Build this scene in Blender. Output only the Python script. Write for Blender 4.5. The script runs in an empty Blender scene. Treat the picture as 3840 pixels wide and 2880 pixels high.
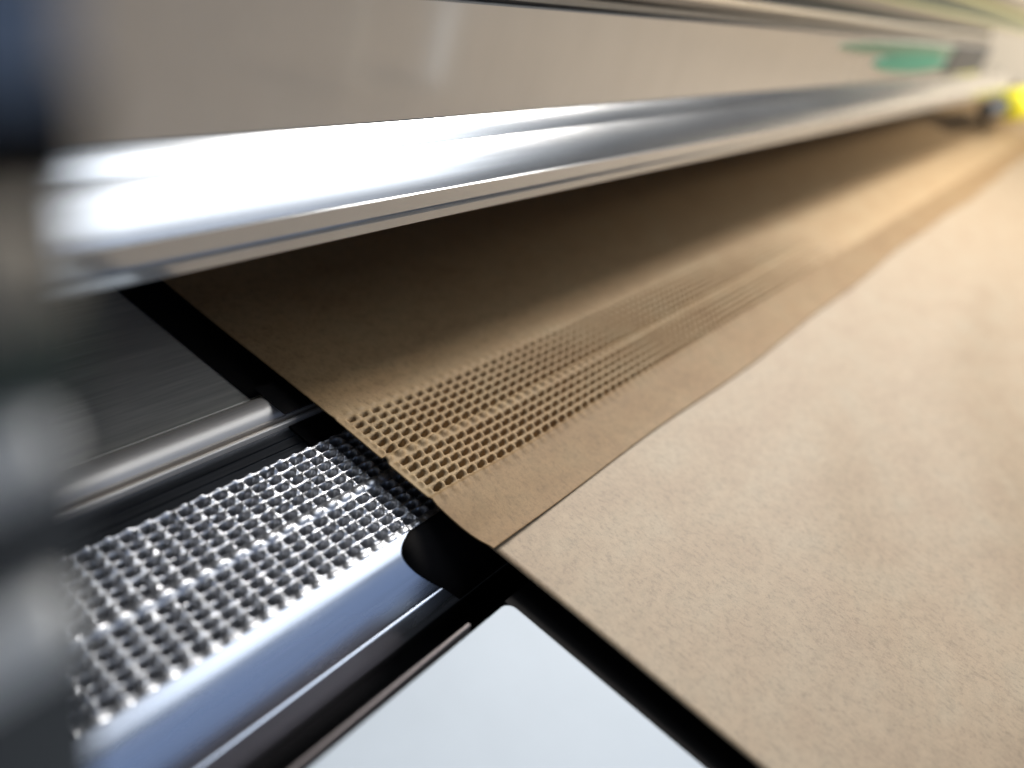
import bpy, math, random
import numpy as np
from mathutils import Matrix, Vector

# ---------------------------------------------------------------- scale: 1 unit of layout = camera height = 15 cm
S = 0.15
scene = bpy.context.scene

# ---------------------------------------------------------------- camera
RW = np.array([[0.60026185, 0.30152688, -0.74078826],
               [-0.75296242, 0.52536194, -0.3962858],
               [0.26969114, 0.79566097, 0.54239314]])          # camera axes -> world
cam_d = bpy.data.cameras.new("camera")
cam = bpy.data.objects.new("camera", cam_d)
scene.collection.objects.link(cam)
M = Matrix([[RW[r][c] for c in range(3)] for r in range(3)]).to_4x4()
M.translation = Vector((0, 0, 1.0 * S))
cam.matrix_world = M
cam_d.sensor_width = 36
cam_d.lens = 36 * 796 / 1024
cam_d.clip_start = 0.002
cam_d.clip_end = 60
cam_d.dof.use_dof = True
cam_d.dof.focus_distance = 1.48 * S
cam_d.dof.aperture_fstop = 4.4
scene.camera = cam

# ---------------------------------------------------------------- world and lamps
w = bpy.data.worlds.new("World"); scene.world = w; w.use_nodes = True
bg = w.node_tree.nodes["Background"]
bg.inputs[0].default_value = (0.75, 0.80, 0.9, 1); bg.inputs[1].default_value = 0.05

def area(name, loc, target, sx, sy, power, col):
    d = bpy.data.lights.new(name, 'AREA'); d.shape = 'RECTANGLE'
    d.size = sx * S; d.size_y = sy * S; d.energy = power; d.color = col
    o = bpy.data.objects.new(name, d); scene.collection.objects.link(o)
    o.location = Vector(loc) * S
    dirv = (Vector(target) - Vector(loc)).normalized()
    # long side of the lamp kept along world X as far as possible
    z = -dirv
    x = Vector((1, 0, 0)); x = (x - z * x.dot(z))
    if x.length < 0.3:
        x = Vector((0, 1, 0)); x = (x - z * x.dot(z))
    x.normalize(); y = z.cross(x)
    m = Matrix((x, y, z)).transposed().to_4x4(); m.translation = Vector(loc) * S
    o.matrix_world = m
    return o
# warm lamp high above the far end: the light that throws the short hard shadows
area("far_lamp", (5.9, 1.60, 4.9), (2.2, 0.1, 0), 1.6, 2.8, 18.0, (1.0, 0.965, 0.915))
area("wall_fill", (9.5, -5.0, 6.0), (17, 1.0, 2.0), 3.0, 2.0, 40.0, (1.0, 0.95, 0.86))  # unseen fill, added to brighten the far wall
# bluish daylight window in front of the machine, over the photographer's shoulder
area("window_light", (5.6, -2.15, 6.2), (5.6, 0.9, 0.45), 6.8, 4.8, 5.0, (0.84, 0.91, 1.0))
# dim blue fill added low behind the photographer, tints the ledge reflection
area("blue_fill", (2.0, -6.5, 3.5), (2.0, 0.5, 0.0), 12.0, 4.0, 1.6, (0.42, 0.60, 1.0))

scene.view_settings.view_transform = 'Standard'
scene.view_settings.look = 'None'
scene.view_settings.exposure = 0
scene.view_settings.gamma = 1

# ---------------------------------------------------------------- helpers
def link(o, parent=None):
    scene.collection.objects.link(o)
    if parent: o.parent = parent
    return o

def mesh(name, verts, faces, mat, parent=None, smooth=False):
    me = bpy.data.meshes.new(name)
    me.from_pydata([tuple(c * S for c in v) for v in verts], [], faces)
    me.materials.append(mat)
    if smooth:
        me.polygons.foreach_set('use_smooth', [True] * len(me.polygons))
    me.update()
    return link(bpy.data.objects.new(name, me), parent)

def grid_mesh(name, X, Y, Z, mat, parent=None, smooth=True, thick=None):
    """X,Y,Z are 2-D arrays; a height field, closed below by a skirt when thick is given"""
    nx, ny = X.shape
    v = np.stack([X, Y, Z], -1).reshape(-1, 3)
    idx = np.arange(nx * ny).reshape(nx, ny)
    q = np.stack([idx[:-1, :-1], idx[1:, :-1], idx[1:, 1:], idx[:-1, 1:]], -1).reshape(-1, 4)
    faces = [q]
    if thick is not None:
        ring = np.concatenate([idx[:, 0], idx[-1, 1:], idx[-2::-1, -1], idx[0, -2:0:-1]])
        low = v[ring].copy(); low[:, 2] -= thick
        base = len(v); v = np.concatenate([v, low]); n = len(ring)
        a = np.arange(n); b = (a + 1) % n
        faces.append(np.stack([ring[b], ring[a], base + a, base + b], -1))
    q = np.concatenate(faces)
    me = bpy.data.meshes.new(name)
    me.vertices.add(len(v)); me.vertices.foreach_set('co', (v * S).astype(np.float32).ravel())
    me.loops.add(q.size); me.loops.foreach_set('vertex_index', q.ravel().astype(np.int32))
    me.polygons.add(len(q)); me.polygons.foreach_set('loop_start', np.arange(0, q.size, 4, dtype=np.int32))
    me.update(calc_edges=True); me.validate()
    me.polygons.foreach_set('use_smooth', [smooth] * len(me.polygons))
    me.materials.append(mat)
    return link(bpy.data.objects.new(name, me), parent)

def extrude(name, prof, x0, x1, mat, parent=None, smooth=False):
    """closed profile [(y,z)...] run along X with end caps"""
    n = len(prof)
    v = [(x0, y, z) for y, z in prof] + [(x1, y, z) for y, z in prof]
    f = [(i, (i + 1) % n, n + (i + 1) % n, n + i) for i in range(n)]
    f += [tuple(range(n))[::-1], tuple(range(n, 2 * n))]
    o = mesh(name, v, f, mat, parent)
    import bmesh
    bm = bmesh.new(); bm.from_mesh(o.data); bmesh.ops.recalc_face_normals(bm, faces=bm.faces)
    for e in bm.edges:
        if smooth and len(e.link_faces) == 2 and e.calc_face_angle(0) > math.radians(28): e.smooth = False
    bm.to_mesh(o.data); bm.free()
    if smooth:
        o.data.polygons.foreach_set('use_smooth', [True] * len(o.data.polygons))
        for p in o.data.polygons:
            if len(p.vertices) > 4: p.use_smooth = False
    return o

def box(name, x0, x1, y0, y1, z0, z1, mat, parent=None, bevel=0.0):
    o = extrude(name, [(y0, z0), (y1, z0), (y1, z1), (y0, z1)], x0, x1, mat, parent)
    if bevel:
        b = o.modifiers.new('bevel', 'BEVEL'); b.width = bevel * S; b.segments = 3
    return o

def arc(cy, cz, r, a0, a1, n=10):
    return [(cy + r * math.cos(math.radians(a0 + (a1 - a0) * i / n)), cz + r * math.sin(math.radians(a0 + (a1 - a0) * i / n))) for i in range(n + 1)]

def thing(name, label, cat, loc=(0, 0, 0), group=None):
    o = bpy.data.objects.new(name, None); o.empty_display_size = 0.01
    scene.collection.objects.link(o); o['label'] = label; o['category'] = cat
    if group: o['group'] = group
    return o
def tag(o, label, cat):
    o['label'] = label; o['category'] = cat; return o

# ---------------------------------------------------------------- materials
def nmat(name):
    m = bpy.data.materials.new(name); m.use_nodes = True
    return m, m.node_tree.nodes, m.node_tree.links, m.node_tree.nodes['Principled BSDF']

def noise(N, L, scale, detail=3, rough=0.6, stretch=(1, 1, 1)):
    tc = N.new('ShaderNodeTexCoord'); mp = N.new('ShaderNodeMapping'); mp.inputs['Scale'].default_value = stretch
    L.new(tc.outputs['Object'], mp.inputs['Vector'])
    n = N.new('ShaderNodeTexNoise'); n.inputs['Scale'].default_value = scale
    n.inputs['Detail'].default_value = detail; n.inputs['Roughness'].default_value = rough
    L.new(mp.outputs[0], n.inputs['Vector']); return n
def ramp(N, L, src, stops):
    r = N.new('ShaderNodeValToRGB'); cr = r.color_ramp
    cr.elements[0].position, cr.elements[0].color = stops[0][0], (*stops[0][1], 1)
    cr.elements[1].position, cr.elements[1].color = stops[-1][0], (*stops[-1][1], 1)
    for p, c in stops[1:-1]:
        e = cr.elements.new(p); e.color = (*c, 1)
    L.new(src, r.inputs[0]); return r
def mix(N, L, a, b, fac, mode='MULTIPLY'):
    m = N.new('ShaderNodeMix'); m.data_type = 'RGBA'; m.blend_type = mode; m.inputs[0].default_value = fac
    L.new(a, m.inputs[6]); L.new(b, m.inputs[7]); return m
def bump(N, L, P, src, strength, dist):
    b = N.new('ShaderNodeBump'); b.inputs['Strength'].default_value = strength; b.inputs['Distance'].default_value = dist
    L.new(src, b.inputs['Height']); L.new(b.outputs[0], P.inputs['Normal']); return b

def make_kraft(name, base, burnish):
    m, N, L, P = nmat(name)
    clouds = noise(N, L, 38, 3, 0.55, (1, 1.6, 1))
    a_ = tuple(c * k for c, k in zip(base, (0.93, 0.90, 0.88))); c_ = tuple(c * k for c, k in zip(base, (1.02, 1.07, 1.12)))
    tint = ramp(N, L, clouds.outputs['Fac'], [(0.3, a_), (0.5, base), (0.7, c_)])
    mid = noise(N, L, 230, 4, 0.65, (1, 1.3, 1))
    f3 = ramp(N, L, mid.outputs['Fac'], [(0.30, (0.84, 0.85, 0.83)), (0.5, (0.97, 0.97, 0.96)), (0.70, (1.05, 1.05, 1.05))])
    fib = noise(N, L, 900, 3, 0.7, (1, 0.55, 1))
    f2 = ramp(N, L, fib.outputs['Fac'], [(0.32, (0.72, 0.70, 0.68)), (0.5, (0.97, 0.97, 0.97)), (0.66, (1.0, 1.0, 1.0))])
    a = mix(N, L, tint.outputs[0], f2.outputs[0], 0.9)
    gr = noise(N, L, 2600, 2, 0.6)
    g2 = ramp(N, L, gr.outputs['Fac'], [(0.35, (0.82, 0.82, 0.82)), (0.65, (1, 1, 1))])
    b = mix(N, L, a.outputs[2], g2.outputs[0], 0.8)
    b = mix(N, L, b.outputs[2], f3.outputs[0], 1.0)
    out = b.outputs[2]
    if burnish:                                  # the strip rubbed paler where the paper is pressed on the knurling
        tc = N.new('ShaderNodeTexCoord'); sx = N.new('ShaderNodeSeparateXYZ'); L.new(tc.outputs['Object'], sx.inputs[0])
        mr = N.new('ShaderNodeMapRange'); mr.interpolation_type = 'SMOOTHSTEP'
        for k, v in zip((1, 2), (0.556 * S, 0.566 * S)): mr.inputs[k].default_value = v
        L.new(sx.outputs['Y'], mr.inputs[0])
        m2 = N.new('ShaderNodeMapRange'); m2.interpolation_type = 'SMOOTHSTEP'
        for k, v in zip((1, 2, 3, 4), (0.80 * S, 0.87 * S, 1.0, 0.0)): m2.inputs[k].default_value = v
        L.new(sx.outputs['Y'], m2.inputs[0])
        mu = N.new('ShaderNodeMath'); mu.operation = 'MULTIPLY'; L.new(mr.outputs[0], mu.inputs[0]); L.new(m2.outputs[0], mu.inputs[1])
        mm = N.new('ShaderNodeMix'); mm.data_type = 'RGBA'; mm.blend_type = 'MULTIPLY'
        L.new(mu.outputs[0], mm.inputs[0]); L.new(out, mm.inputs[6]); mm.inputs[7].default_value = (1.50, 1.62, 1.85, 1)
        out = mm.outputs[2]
    L.new(out, P.inputs['Base Color'])
    P.inputs['Roughness'].default_value = 0.68
    P.inputs['Specular IOR Level'].default_value = 0.35 if burnish else 0.85
    bump(N, L, P, fib.outputs['Fac'], 0.35, 0.00012)
    return m
def make_metal(name, col, rough, scale=900, brush=(0.02, 1, 1), var=0.25, bstr=0.1, metallic=1.0, rvar=0.0):
    m, N, L, P = nmat(name)
    n = noise(N, L, scale, 3, 0.6, brush)
    r = ramp(N, L, n.outputs['Fac'], [(0.3, tuple(c * (1 - var) for c in col)), (0.7, col)])
    L.new(r.outputs[0], P.inputs['Base Color'])
    P.inputs['Metallic'].default_value = metallic; P.inputs['Roughness'].default_value = rough
    if bstr: bump(N, L, P, n.outputs['Fac'], bstr, 0.00005)
    return m
def smears(m, lo, hi, scale=14):
    N, L = m.node_tree.nodes, m.node_tree.links
    n = noise(N, L, scale, 5, 0.65, (0.12, 1, 1)); mr = N.new('ShaderNodeMapRange')
    for k, v in zip((1, 2, 3, 4), (0.35, 0.68, lo, hi)): mr.inputs[k].default_value = v
    L.new(n.outputs['Fac'], mr.inputs[0]); L.new(mr.outputs[0], N['Principled BSDF'].inputs['Roughness'])
def make_plain(name, col, rough, spec=0.5, var=0.12, scale=300, bstr=0.0, coat=0.0):
    m, N, L, P = nmat(name)
    n = noise(N, L, scale, 4, 0.6)
    r = ramp(N, L, n.outputs['Fac'], [(0.3, tuple(c * (1 - var) for c in col)), (0.7, col)])
    L.new(r.outputs[0], P.inputs['Base Color'])
    P.inputs['Roughness'].default_value = rough; P.inputs['Specular IOR Level'].default_value = spec
    P.inputs['Coat Weight'].default_value = coat; P.inputs['Coat Roughness'].default_value = 0.15
    if bstr: bump(N, L, P, n.outputs['Fac'], bstr, 0.0001)
    return m
KRAFT = make_kraft('kraft_paper', (0.318, 0.232, 0.142), False)
KRAFT2 = make_kraft('brown_kraft_paper', (0.262, 0.166, 0.078), True)
KNURL = make_metal('knurled_steel', (0.62, 0.63, 0.66), 0.38, 1500, (1, 1, 1), 0.30, 0.1, 0.9)
LEDGE = make_metal('satin_aluminium', (0.62, 0.66, 0.74), 0.24, 900, (0.03, 1, 1), 0.12, 0.05)
DARKPLATE = make_metal('brushed_dark_steel', (0.55, 0.52, 0.46), 0.44, 700, (0.05, 1, 1), 0.3, 0.25, 0.25)
SLOT = make_metal('blued_steel', (0.10, 0.11, 0.13), 0.40, 700, (0.05, 1, 1), 0.4, 0.15)
BEAD = make_metal('pale_alloy', (0.90, 0.82, 0.73), 0.42, 900, (0.03, 1, 1), 0.15, 0.1, 0.5)
POLISHED = make_metal('polished_aluminium', (0.86, 0.86, 0.86), 0.19, 900, (0.012, 1, 1), 0.10, 0.12)
SATIN = make_metal('satin_panel', (0.62, 0.63, 0.63), 0.30, 60, (1, 1, 0.4), 0.05, 0.0, 0.6)
smears(POLISHED, 0.21, 0.29); smears(SATIN, 0.09, 0.14, 30); smears(LEDGE, 0.20, 0.36, 40)
BLACK = make_plain('shade_and_gap_black', (0.006, 0.005, 0.005), 0.8, 0.15)  # for the stand-in edge shade, the channel floor and the recess
CAVITY = make_plain('black_paint', (0.012, 0.012, 0.013), 0.7, 0.2)
WHITE = make_plain('white_enamel', (0.455, 0.515, 0.58), 0.55, 0.35, 0.04, 60)
LIP = make_metal('brown_anodised', (0.17, 0.15, 0.15), 0.55)
REFLECTORW = make_plain('reflector_white', (0.93, 0.93, 0.93), 0.6, 0.3, 0.03, 60)
CREAM = make_plain('cream_plaster', (0.78, 0.70, 0.58), 0.8, 0.2, 0.05, 8)
DKGREEN = make_plain('dark_green_trim', (0.022, 0.030, 0.022), 0.5)
GREYGREEN = make_plain('grey_green_paint', (0.11, 0.125, 0.095), 0.5)
BROWN = make_plain('brown_trim', (0.085, 0.065, 0.045), 0.5)
BEIGE = make_plain('beige_paint', (0.36, 0.31, 0.24), 0.45)
GREEN = make_plain('green_reflection_colour', (0.05, 0.34, 0.22), 0.5)
DULLGREEN = make_plain('dull_green_reflection_colour', (0.13, 0.27, 0.17), 0.5)
YELLOW = make_plain('yellow_plastic', (0.88, 0.80, 0.03), 0.4)
YEDGE = make_plain('pale_yellow_trim', (0.55, 0.52, 0.25), 0.5)
GREY = make_plain('charcoal_plastic', (0.075, 0.077, 0.08), 0.5)
DGREY = make_plain('near_black_plastic', (0.03, 0.032, 0.034), 0.6)
BLUEP = make_plain('slate_blue_plastic', (0.15, 0.21, 0.31), 0.5)
LGREY = make_plain('light_grey_plastic', (0.66, 0.66, 0.64), 0.5)
BOTTLE = make_plain('dark_bottle_green', (0.006, 0.022, 0.010), 0.4)

# ---------------------------------------------------------------- setting: wall and the floor below
wl = box('wall', 17.0, 17.3, -14, 14, -6, 2.8, CREAM); wl['kind'] = 'structure'
fl = box('floor', -10, 17.0, -14, 14, -6.2, -6, GREY); fl['kind'] = 'structure'

# ---------------------------------------------------------------- machine bed (fixed metal parts)
bed = thing('machine_bed', 'metal bed of the machine with knurled strip running under the brown paper', 'machine bed')
XB0, XB1 = 0.05, 7.6
# base block under everything
box('base_block', XB0, XB1, -1.6, 2.6, -0.60, -0.26, CAVITY, bed)
# dark brushed plate
extrude('dark_plate', [(0.982, -0.25), (2.5, -0.25), (2.5, -0.004), (0.985, -0.004), (0.982, -0.007)], XB0, XB1, DARKPLATE, bed)
# pale rounded bead rail
extrude('bead_rail', [(0.909, -0.05), (0.9815, -0.05), (0.9815, -0.004)] + arc(0.945, -0.019, 0.036, 26, 154, 10) + [(0.909, -0.004)], XB0, XB1, BEAD, bed, smooth=True)
extrude('edge_wire', [(0.893, -0.06), (0.903, -0.06)] + arc(0.898, -0.010, 0.005, 0, 180, 6), XB0, XB1, BEAD, bed, smooth=True)
# dark slot plate with three fine scored lines
extrude('slot_plate', [(0.812, -0.2), (0.892, -0.2), (0.892, -0.018), (0.868, -0.018), (0.867, -0.021), (0.865, -0.021), (0.864, -0.018),
                       (0.846, -0.018), (0.845, -0.021), (0.843, -0.021), (0.842, -0.018), (0.812, -0.018)], XB0, XB1, SLOT, bed)

PX, PY, Y0 = 0.0316, 0.0204, 0.570
PH = 0.285
def cells(X, Y, rx, ry, rows, phase=PH):
    """0..1 pit mask for the grid of holes"""
    u = (X - phase) / PX; du = (u - np.round(u)) * PX
    v = (Y - Y0) / PY; k = np.round(v); dv = (v - k) * PY
    ok = np.isin(k.astype(int), rows)
    r = (np.abs(du / rx) ** 2.8 + np.abs(dv / ry) ** 2.8) ** (1 / 2.8)
    m = np.clip((1.0 - r) / 0.26, 0, 1); m = m * m * (3 - 2 * m)
    return m * ok
def bumps(X, Y, rx, ry, row, off):
    u = (X - PH - off) / PX; du = (u - np.round(u)) * PX
    dv = Y - (Y0 + PY * row)
    r2 = (du / rx) ** 2 + (dv / ry) ** 2
    return np.clip(1 - r2, 0, 1) ** 0.7
# knurled strip: real pits in a height field
rows_m = [0, 1, 2, 3, 4, 6, 7, 8, 9, 10, 11]
xs = np.arange(0.268, 1.02, PX / 20); ys = np.linspace(0.548, 0.812, 260)
X, Y = np.meshgrid(xs, ys, indexing='ij')
jit = np.random.default_rng(9).normal(0, 1, (400, 60, 3))
ci0 = np.clip(np.round((X - PH) / PX).astype(int) + 5, 0, 399); cj0 = np.clip(np.round((Y - Y0) / PY).astype(int) + 5, 0, 59)
Z = -0.036 * cells(X + 0.0006 * jit[ci0, cj0, 0], Y + 0.0005 * jit[ci0, cj0, 1], 0.0112 + 0.0006 * jit[ci0, cj0, 2], 0.0092, rows_m)
Z += 0.0040 * bumps(X, Y, 0.0135, 0.0100, 5, 0.010) + 0.0055 * bumps(X, Y, 0.0105, 0.009, 12, 0.006) + 0.0035 * bumps(X, Y, 0.012, 0.008, -0.8, 0.010)
for k_ in rows_m:                                          # worn teeth standing between the columns of pits
    u_ = (X - PH - PX / 2) / PX; du_ = np.abs(u_ - np.round(u_)) * PX; dv_ = np.abs(Y - (Y0 + PY * k_))
    wear = 0.0052 + 0.0011 * jit[np.clip(np.round(u_).astype(int) + 5, 0, 399), k_ + 5, 0]
    Z += wear * np.clip(1 - np.maximum(du_ / 0.0058, dv_ / 0.0088), 0, 0.6) / 0.6
Z += 0.0050 * np.clip(1 - (np.abs((Y - Y0) / PY - 5.05) / 0.62) ** 2, 0, 1) + 0.0035 * np.clip(1 - (np.abs((Y - Y0) / PY - 11.75) / 0.4) ** 2, 0, 1)
rng = np.random.default_rng(3)
cellj = rng.normal(0, 1, (400, 60))
ci = np.clip(np.round((X - PH) / PX).astype(int) + 5, 0, 399); cj = np.clip(np.round((Y - Y0) / PY).astype(int) + 5, 0, 59)
Z += 0.0006 * cellj[ci, cj]
edge = np.clip((0.812 - Y) / 0.006, 0, 1); Z -= 0.010 * (1 - edge) ** 2
grid_mesh('knurled_strip', X, Y, Z, KNURL, bed, True, thick=0.18)
box('strip_support', 1.02, XB1, 0.548, 0.812, -0.2, -0.03, DARKPLATE, bed)
# rounded ledge falling to the front
def ledge_z(y):
    if y >= 0.545: return -0.001
    if y < 0.4582: return -0.0785 - (0.4582 - y) * 1.22
    d = 0.545 - y
    return -0.001 - (d * 1.27 - 0.035 * (1 - math.exp(-d / 0.035)))
prof = [(0.5475, -0.25), (0.5475, 0.0)]
for i in range(17):
    yy = 0.545 - 0.083 * i / 16
    prof.append((yy, ledge_z(yy)))
prof += [(0.4600, -0.0775), (0.4582, -0.0780), (0.4568, -0.0788), (0.4555, -0.0805), (0.444, -0.094), (0.433, -0.1085), (0.4315, -0.112), (0.431, -0.20), (0.431, -0.25)]
extrude('front_ledge', prof, 0.20, XB1, LEDGE, bed, smooth=True)
# dark channel and brown lip in front of it
extrude('lip_rail', [(0.3520, -0.25), (0.3600, -0.25), (0.3600, -0.022)] + arc(0.356, -0.022, 0.004, 0, 180, 5), 0.05, 0.79, LIP, bed, smooth=True)
box('channel_floor', XB0, XB1, 0.36, 0.431, -0.25, -0.20, BLACK, bed)

# white front panel with one soft corner
pan = thing('front_panel', 'white enamel panel in the lower foreground left of the brown paper', 'panel')
c, r = (0.879, 0.344), 0.02
outl = [(-0.2, 0.344), (-0.2, -2.0), (0.879, -2.0)] + [(0.879 - r + r * math.cos(math.radians(a)), 0.344 - r + r * math.sin(math.radians(a))) for a in range(0, 91, 10)]
n = len(outl)
vv = [(x, y, -0.02) for x, y in outl] + [(x, y, -0.05) for x, y in outl]
ff = [tuple(range(n)), tuple(range(2 * n - 1, n - 1, -1))] + [(i, n + i, n + (i + 1) % n, (i + 1) % n) for i in range(n)]
po = mesh('panel_sheet', vv, ff, WHITE, pan)
bv = po.modifiers.new('bevel', 'BEVEL'); bv.width = 0.0018 * S; bv.segments = 3; bv.limit_method = 'ANGLE'

# ---------------------------------------------------------------- black sheets standing in for the shade and dark gap along the paper edge
shade_t = thing('edge_shade', 'matt black sheets standing in for the shade and dark gap along the paper edge', 'shade sheet')
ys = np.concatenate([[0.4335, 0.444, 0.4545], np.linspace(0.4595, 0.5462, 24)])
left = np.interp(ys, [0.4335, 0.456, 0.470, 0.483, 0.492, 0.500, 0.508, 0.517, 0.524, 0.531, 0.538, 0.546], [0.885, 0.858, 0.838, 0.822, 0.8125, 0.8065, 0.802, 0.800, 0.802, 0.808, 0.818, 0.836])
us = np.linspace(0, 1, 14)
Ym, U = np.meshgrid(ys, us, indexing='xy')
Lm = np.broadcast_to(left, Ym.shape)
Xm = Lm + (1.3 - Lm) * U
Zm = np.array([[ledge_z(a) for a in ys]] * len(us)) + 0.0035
grid_mesh('ledge_shade', Xm, Ym, Zm, BLACK, shade_t, True, thick=0.002)
box('front_gap', 0.8825, 1.3, -2.0, 0.351, -0.10, -0.03, BLACK, shade_t)
# rear shade sheet lies on the dark plate, its edge slightly slanted
mesh('rear_shade', [(0.835, 0.986, 0), (1.3, 0.986, 0), (1.3, 2.3, 0), (0.80, 2.3, 0), (0.835, 0.986, -0.003), (1.3, 0.986, -0.003), (1.3, 2.3, -0.003), (0.80, 2.3, -0.003)],
     [(0, 1, 2, 3), (7, 6, 5, 4), (0, 4, 5, 1), (1, 5, 6, 2), (2, 6, 7, 3), (3, 7, 4, 0)], BLACK, shade_t)
box('slot_shade', 0.855, 1.3, 0.815, 0.89, -0.017, -0.014, BLACK, shade_t)
box('bead_shade', 0.842, 1.3, 0.893, 0.985, 0.0180, 0.0195, BLACK, shade_t)

# ---------------------------------------------------------------- kraft paper: two sheets, the browner one lapping over the front one
XE = 3.6
s_dense = np.arange(0, XE - 0.93, PX / 11)
s_far = XE - 0.93 + 0.02 + (np.linspace(0, 1, 70) ** 1.6) * 13.0
# rear sheet
ys = np.concatenate([np.linspace(0.4225, 0.440, 8), np.linspace(0.445, 0.552, 16),
                     np.arange(0.555, 0.815, PY / 10), np.linspace(0.818, 0.95, 14), np.linspace(0.97, 2.45, 30)])
Sg, Y = np.meshgrid(np.concatenate([s_dense, s_far]), ys, indexing='ij')
t = np.clip((0.565 - Y) / 0.1425, 0, 1)
Zp = 0.023 - 0.016 * t * t * (3 - 2 * t)
Zp += 0.006 * np.exp(-((Y - 0.4225) / 0.022) ** 2) * np.exp(-(Sg / 0.16) ** 2)          # the corner curls up a little
lift = 0.020 * np.exp(-(Sg / 0.20) ** 2) * np.clip((Y - 0.42) / 0.12, 0, 1)
Zp += lift
edge_x = 0.908 - 0.93 * 0.020 * np.clip((Y - 0.42) / 0.12, 0, 1) + 0.013 * np.exp(-((Y - 0.4225) / 0.055) ** 2) + 0.0020 * np.sin(Y * 9.0)
X = Sg + edge_x
fade = np.clip((XE - X) / 1.4, 0, 1)
rows_p = [k for k in range(12) if k != 5]
soft = 0.45 + 0.55 * np.clip((0.800 - Y) / 0.08, 0, 1)          # the far rows press in less
cj_p = cellj[(np.round((X - PH) / PX).astype(int) + 5) % 400, np.clip(np.round((Y - Y0) / PY).astype(int) + 5, 0, 59)]
Zp -= 0.0190 * soft * np.interp(cj_p, [-2, 2], [0.7, 1.15]) * (cells(X, Y, 0.0086, 0.0066, [1, 2, 3, 4, 7, 8, 9, 10, 11]) + 1.05 * cells(X, Y, 0.0098, 0.0074, [0, 6])) * fade * np.clip((Sg - 0.010) / 0.012, 0, 1)
for k_ in range(12):
    if k_ != 5: Zp += 0.0080 * soft * bumps(X, Y, 0.0072, 0.0085, k_, -PX / 2) * fade * (np.abs((Y - Y0) / PY - k_) < 0.5) * np.clip((Sg - 0.010) / 0.012, 0, 1)
Zp += (0.0075 * bumps(X, Y, 0.0120, 0.0085, 5, 0.010) + 0.0025 * bumps(X, Y, 0.010, 0.008, -1, 0.0) * (Y < 0.57) + 0.002 * bumps(X, Y, 0.010, 0.007, 12, 0.010)) * fade
Zp += 0.0035 * np.exp(-((Y - (Y0 + 5 * PY)) / 0.008) ** 2) + 0.0025 * np.exp(-((Y - (Y0 - 0.8 * PY)) / 0.006) ** 2)
wav = np.clip((X - 1.0) / 0.6, 0, 1) * np.exp(-((Y - 0.424) / 0.06) ** 2)
Yp = Y + (0.008 * np.sin(X * 1.7 + 0.6) + 0.0045 * np.sin(X * 5.3)) * wav
sheet2 = grid_mesh('paper_sheet', X, Yp, Zp, KRAFT2, None, True, thick=0.0020)
tag(sheet2, 'darker brown paper sheet embossed with rows of dimples, running under the bar', 'paper')
# front sheet
ys = np.concatenate([np.linspace(-5.0, 0.30, 90), np.linspace(0.32, 0.53, 24)])
Sg, Y = np.meshgrid(np.concatenate([np.arange(0, XE - 0.93, PX / 2), s_far]), ys, indexing='ij')
X = Sg + 0.928 + 0.0015 * np.sin(Y * 7.0)
Zp = np.full_like(Y, 0.002)
def lump(cx, cy, sx, sy, a, rot=0.0):
    c_, s_ = math.cos(rot), math.sin(rot)
    dx, dy = X - cx, Y - cy
    p, q = dx * c_ + dy * s_, -dx * s_ + dy * c_
    return a * np.exp(-(p / sx) ** 2 - (q / sy) ** 2)
flat_front = np.clip((0.40 - Y) / 0.12, 0, 1)
for (cx, cy, sx, sy, a, rot) in [(1.75, 0.10, 0.35, 0.10, 0.008, 0.3), (2.3, -0.2, 0.6, 0.16, 0.012, 0.25), (1.35, -0.15, 0.22, 0.12, 0.004, 0.6),
                                 (1.6, -0.5, 0.5, 0.15, 0.006, -0.3), (3.4, 0.05, 0.9, 0.12, 0.014, 0.05), (5.0, -0.3, 1.4, 0.3, 0.02, 0.1), (2.9, -0.9, 0.8, 0.3, 0.012, 0.5)]:
    Zp += 1.7 * lump(cx, cy, sx, sy, a, rot) * flat_front
sheet1 = grid_mesh('paper_sheet', X, Y, Zp, KRAFT, None, True, thick=0.0020)
tag(sheet1, 'smooth pale kraft paper sheet filling the lower right beside the black band', 'paper')

# ---------------------------------------------------------------- head over the bed
head = thing('head_cover', 'long metal cover bar with beige panel above the brown paper', 'cover')
HX0, HX1 = 0.02, 7.35
# pale lip at the very bottom, with a groove half way up
extrude('lower_lip', [(1.6, 0.385), (0.882, 0.385), (0.879, 0.388), (0.8785, 0.406), (0.888, 0.407), (0.888, 0.416), (0.8785, 0.417), (0.880, 0.446), (1.6, 0.446)],
        HX0, 9.0, SATIN, head)
# two polished rounded bars
def lobe(p, q, bulge, n=14):
    (y0, z0), (y1, z1) = p, q
    my, mz = -(z1 - z0), (y1 - y0); l = math.hypot(my, mz); my /= l; mz /= l
    return [(y0 + (y1 - y0) * i / n + my * bulge * math.sin(math.pi * i / n), z0 + (z1 - z0) * i / n + mz * bulge * math.sin(math.pi * i / n)) for i in range(n + 1)]
extrude('lower_bar', [(1.5, 0.4465)] + lobe((0.886, 0.4465), (0.946, 0.5065), 0.005) + [(1.5, 0.5065)], HX0, 9.0, POLISHED, head, smooth=True)
extrude('upper_bar', [(1.5, 0.507)] + lobe((0.949, 0.507), (0.984, 0.5375), 0.0022) + [(1.5, 0.5375)], HX0, 9.0, POLISHED, head, smooth=True)
# tall panel
extrude('face_panel', [(1.4, 0.538), (0.987, 0.538), (0.985, 0.540), (0.985, 0.747), (1.4, 0.747)], HX0, HX1, SATIN, head)
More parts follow.
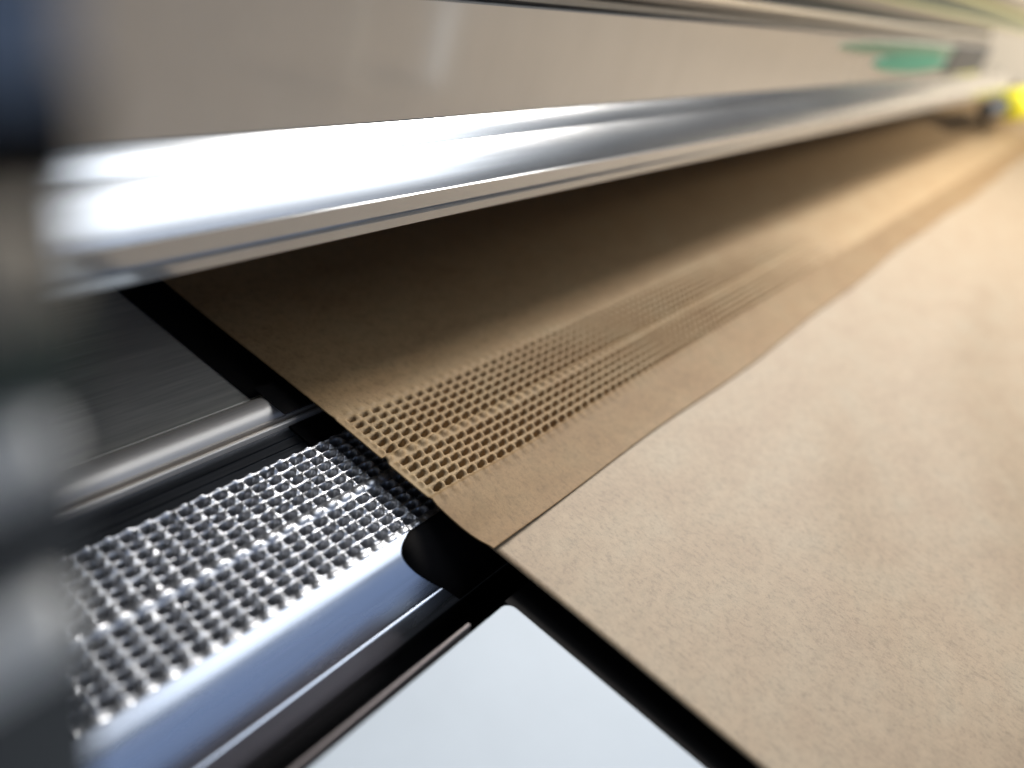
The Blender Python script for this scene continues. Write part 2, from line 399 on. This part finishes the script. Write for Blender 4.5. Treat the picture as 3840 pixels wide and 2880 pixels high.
# trim strips stacked above it: (elevation from, to, y, material)
def el(y, deg): return 1 + y * math.tan(math.radians(deg))
zc = 0.747
trims = [(-13.6, 1.012, BROWN), (-13.0, 1.000, BEIGE), (-12.3, 1.012, BROWN), (-11.5, 1.003, BEIGE), (-10.6, 1.000, POLISHED), (-8.2, 1.035, DKGREEN),
         (-6.4, 1.015, BEIGE), (-5.8, 1.010, YEDGE), (-1.5, 1.06, GREYGREEN), (0.2, 1.04, YEDGE), (2.5, 1.07, BROWN), (7.0, 1.05, BEIGE)]
for deg, y, m_ in trims:
    z1 = el(y, deg)
    box('trim_strip', HX0, 9.6 if deg > -7 else HX1 + 0.02 * (m_ is DKGREEN), y, 1.38, zc + 0.0005, z1, m_, head)
    zc = z1
box('cover_body', HX0, HX1, 1.38, 2.4, 0.40, zc, GREY, head)
box('end_block', 5.95, 7.34, 0.974, 0.9845, 0.560, 0.738, GREY, head, 0.004)
# green ovals on the panel, standing in for a blurred reflection
def oval(name, cx, cz, rx, rz, y0, y1, mat, n=40):
    pts = [(cx + rx * math.cos(2 * math.pi * k / n), cz + rz * math.sin(2 * math.pi * k / n)) for k in range(n)]
    v = [(x, y0, z) for x, z in pts] + [(x, y1, z) for x, z in pts]
    f = [tuple(range(n)), tuple(range(2 * n - 1, n - 1, -1))] + [(k, n + k, n + (k + 1) % n, (k + 1) % n) for k in range(n)]
    return mesh(name, v, f, mat)
tag(oval('green_reflection', 5.05, 0.632, 0.85, 0.046, 0.976, 0.9845, GREEN), 'bright green oval standing in for a reflection in the beige panel near its far end', 'reflection')
tag(oval('dull_green_reflection', 4.9, 0.700, 1.35, 0.030, 0.980, 0.9845, DULLGREEN), 'muted grey-green oval above the bright one, standing in for a reflection in the panel', 'strip')

# yellow knob with its dark neck at the far end
def lathe_x(name, pts, cy, cz, mat, parent, seg=32):
    v = []; f = []
    for x, r_ in pts:
        for k in range(seg):
            a = 2 * math.pi * k / seg; v.append((x, cy + r_ * math.cos(a), cz + r_ * math.sin(a)))
    for i in range(len(pts) - 1):
        for k in range(seg):
            f.append((i * seg + k, i * seg + (k + 1) % seg, (i + 1) * seg + (k + 1) % seg, (i + 1) * seg + k))
    f.append(tuple(range(seg))); f.append(tuple(range((len(pts) - 1) * seg, len(pts) * seg))[::-1])
    o = mesh(name, v, f, mat, parent, True)
    import bmesh
    bm = bmesh.new(); bm.from_mesh(o.data); bmesh.ops.recalc_face_normals(bm, faces=bm.faces); bm.to_mesh(o.data); bm.free()
    return o
kn = thing('yellow_knob', 'bright yellow plastic knob at the far end of the bar', 'knob')
lathe_x('grip', [(8.80, 0.08), (8.82, 0.12), (8.9, 0.14), (9.3, 0.15), (9.8, 0.14), (9.9, 0.12)], 0.77, 0.315, YELLOW, kn)
lathe_x('neck', [(8.1, 0.05), (8.12, 0.075), (8.7, 0.085), (8.8, 0.09)], 0.86, 0.27, GREY, kn)

# ---------------------------------------------------------------- side plate very close to the lens on the left
sp = thing('side_plate', 'blurred dark end plate of the machine at the left edge of the photo', 'end plate')
def near_box(name, x1, y0, y1, z0, z1, m_, bevel=0.0):
    k = 0.56
    return box(name, -0.25, x1 * k * 0.99, y0 * k, y1 * k, 1 - (1 - z0) * k, 1 - (1 - z1) * k, m_, sp, bevel)
near_box('plate_body', 0.236, 0.452, 0.475, 0.05, 1.3, DGREY)
near_box('blue_cover', 0.218, 0.412, 0.4515, 0.832, 1.2, BLUEP, 0.006)
near_box('black_recess', 0.240, 0.440, 0.4515, 0.768, 0.8315, BLACK)
near_box('grey_block', 0.214, 0.412, 0.4515, 0.695, 0.765, BEIGE, 0.012)
near_box('green_block', 0.224, 0.425, 0.4515, 0.625, 0.694, BOTTLE, 0.004)
near_box('upper_roller_block', 0.208, 0.412, 0.4515, 0.560, 0.615, LGREY, 0.016)
near_box('black_spacer', 0.222, 0.430, 0.4515, 0.462, 0.554, DGREY)
near_box('light_block', 0.208, 0.408, 0.4515, 0.358, 0.450, LGREY, 0.016)
near_box('lower_spacer', 0.222, 0.430, 0.4515, 0.05, 0.350, DGREY)

# unseen upright reflectors added beside the frame so the panel mirrors two streaks
for nm, x, y, w_, m_, lab in [('white_reflector', 2.90, -0.47, 0.10, REFLECTORW, 'unseen pale reflector added to mirror as a white streak in the long panel'), ('tan_reflector', 2.38, -0.46, 0.06, CREAM, 'unseen tan reflector added to mirror as a warm streak in the long panel')]:
    tag(box(nm, x - w_ / 2, x + w_ / 2, y - 0.02, y, 0.012, 0.42, m_, None, 0.004), lab, 'reflector')
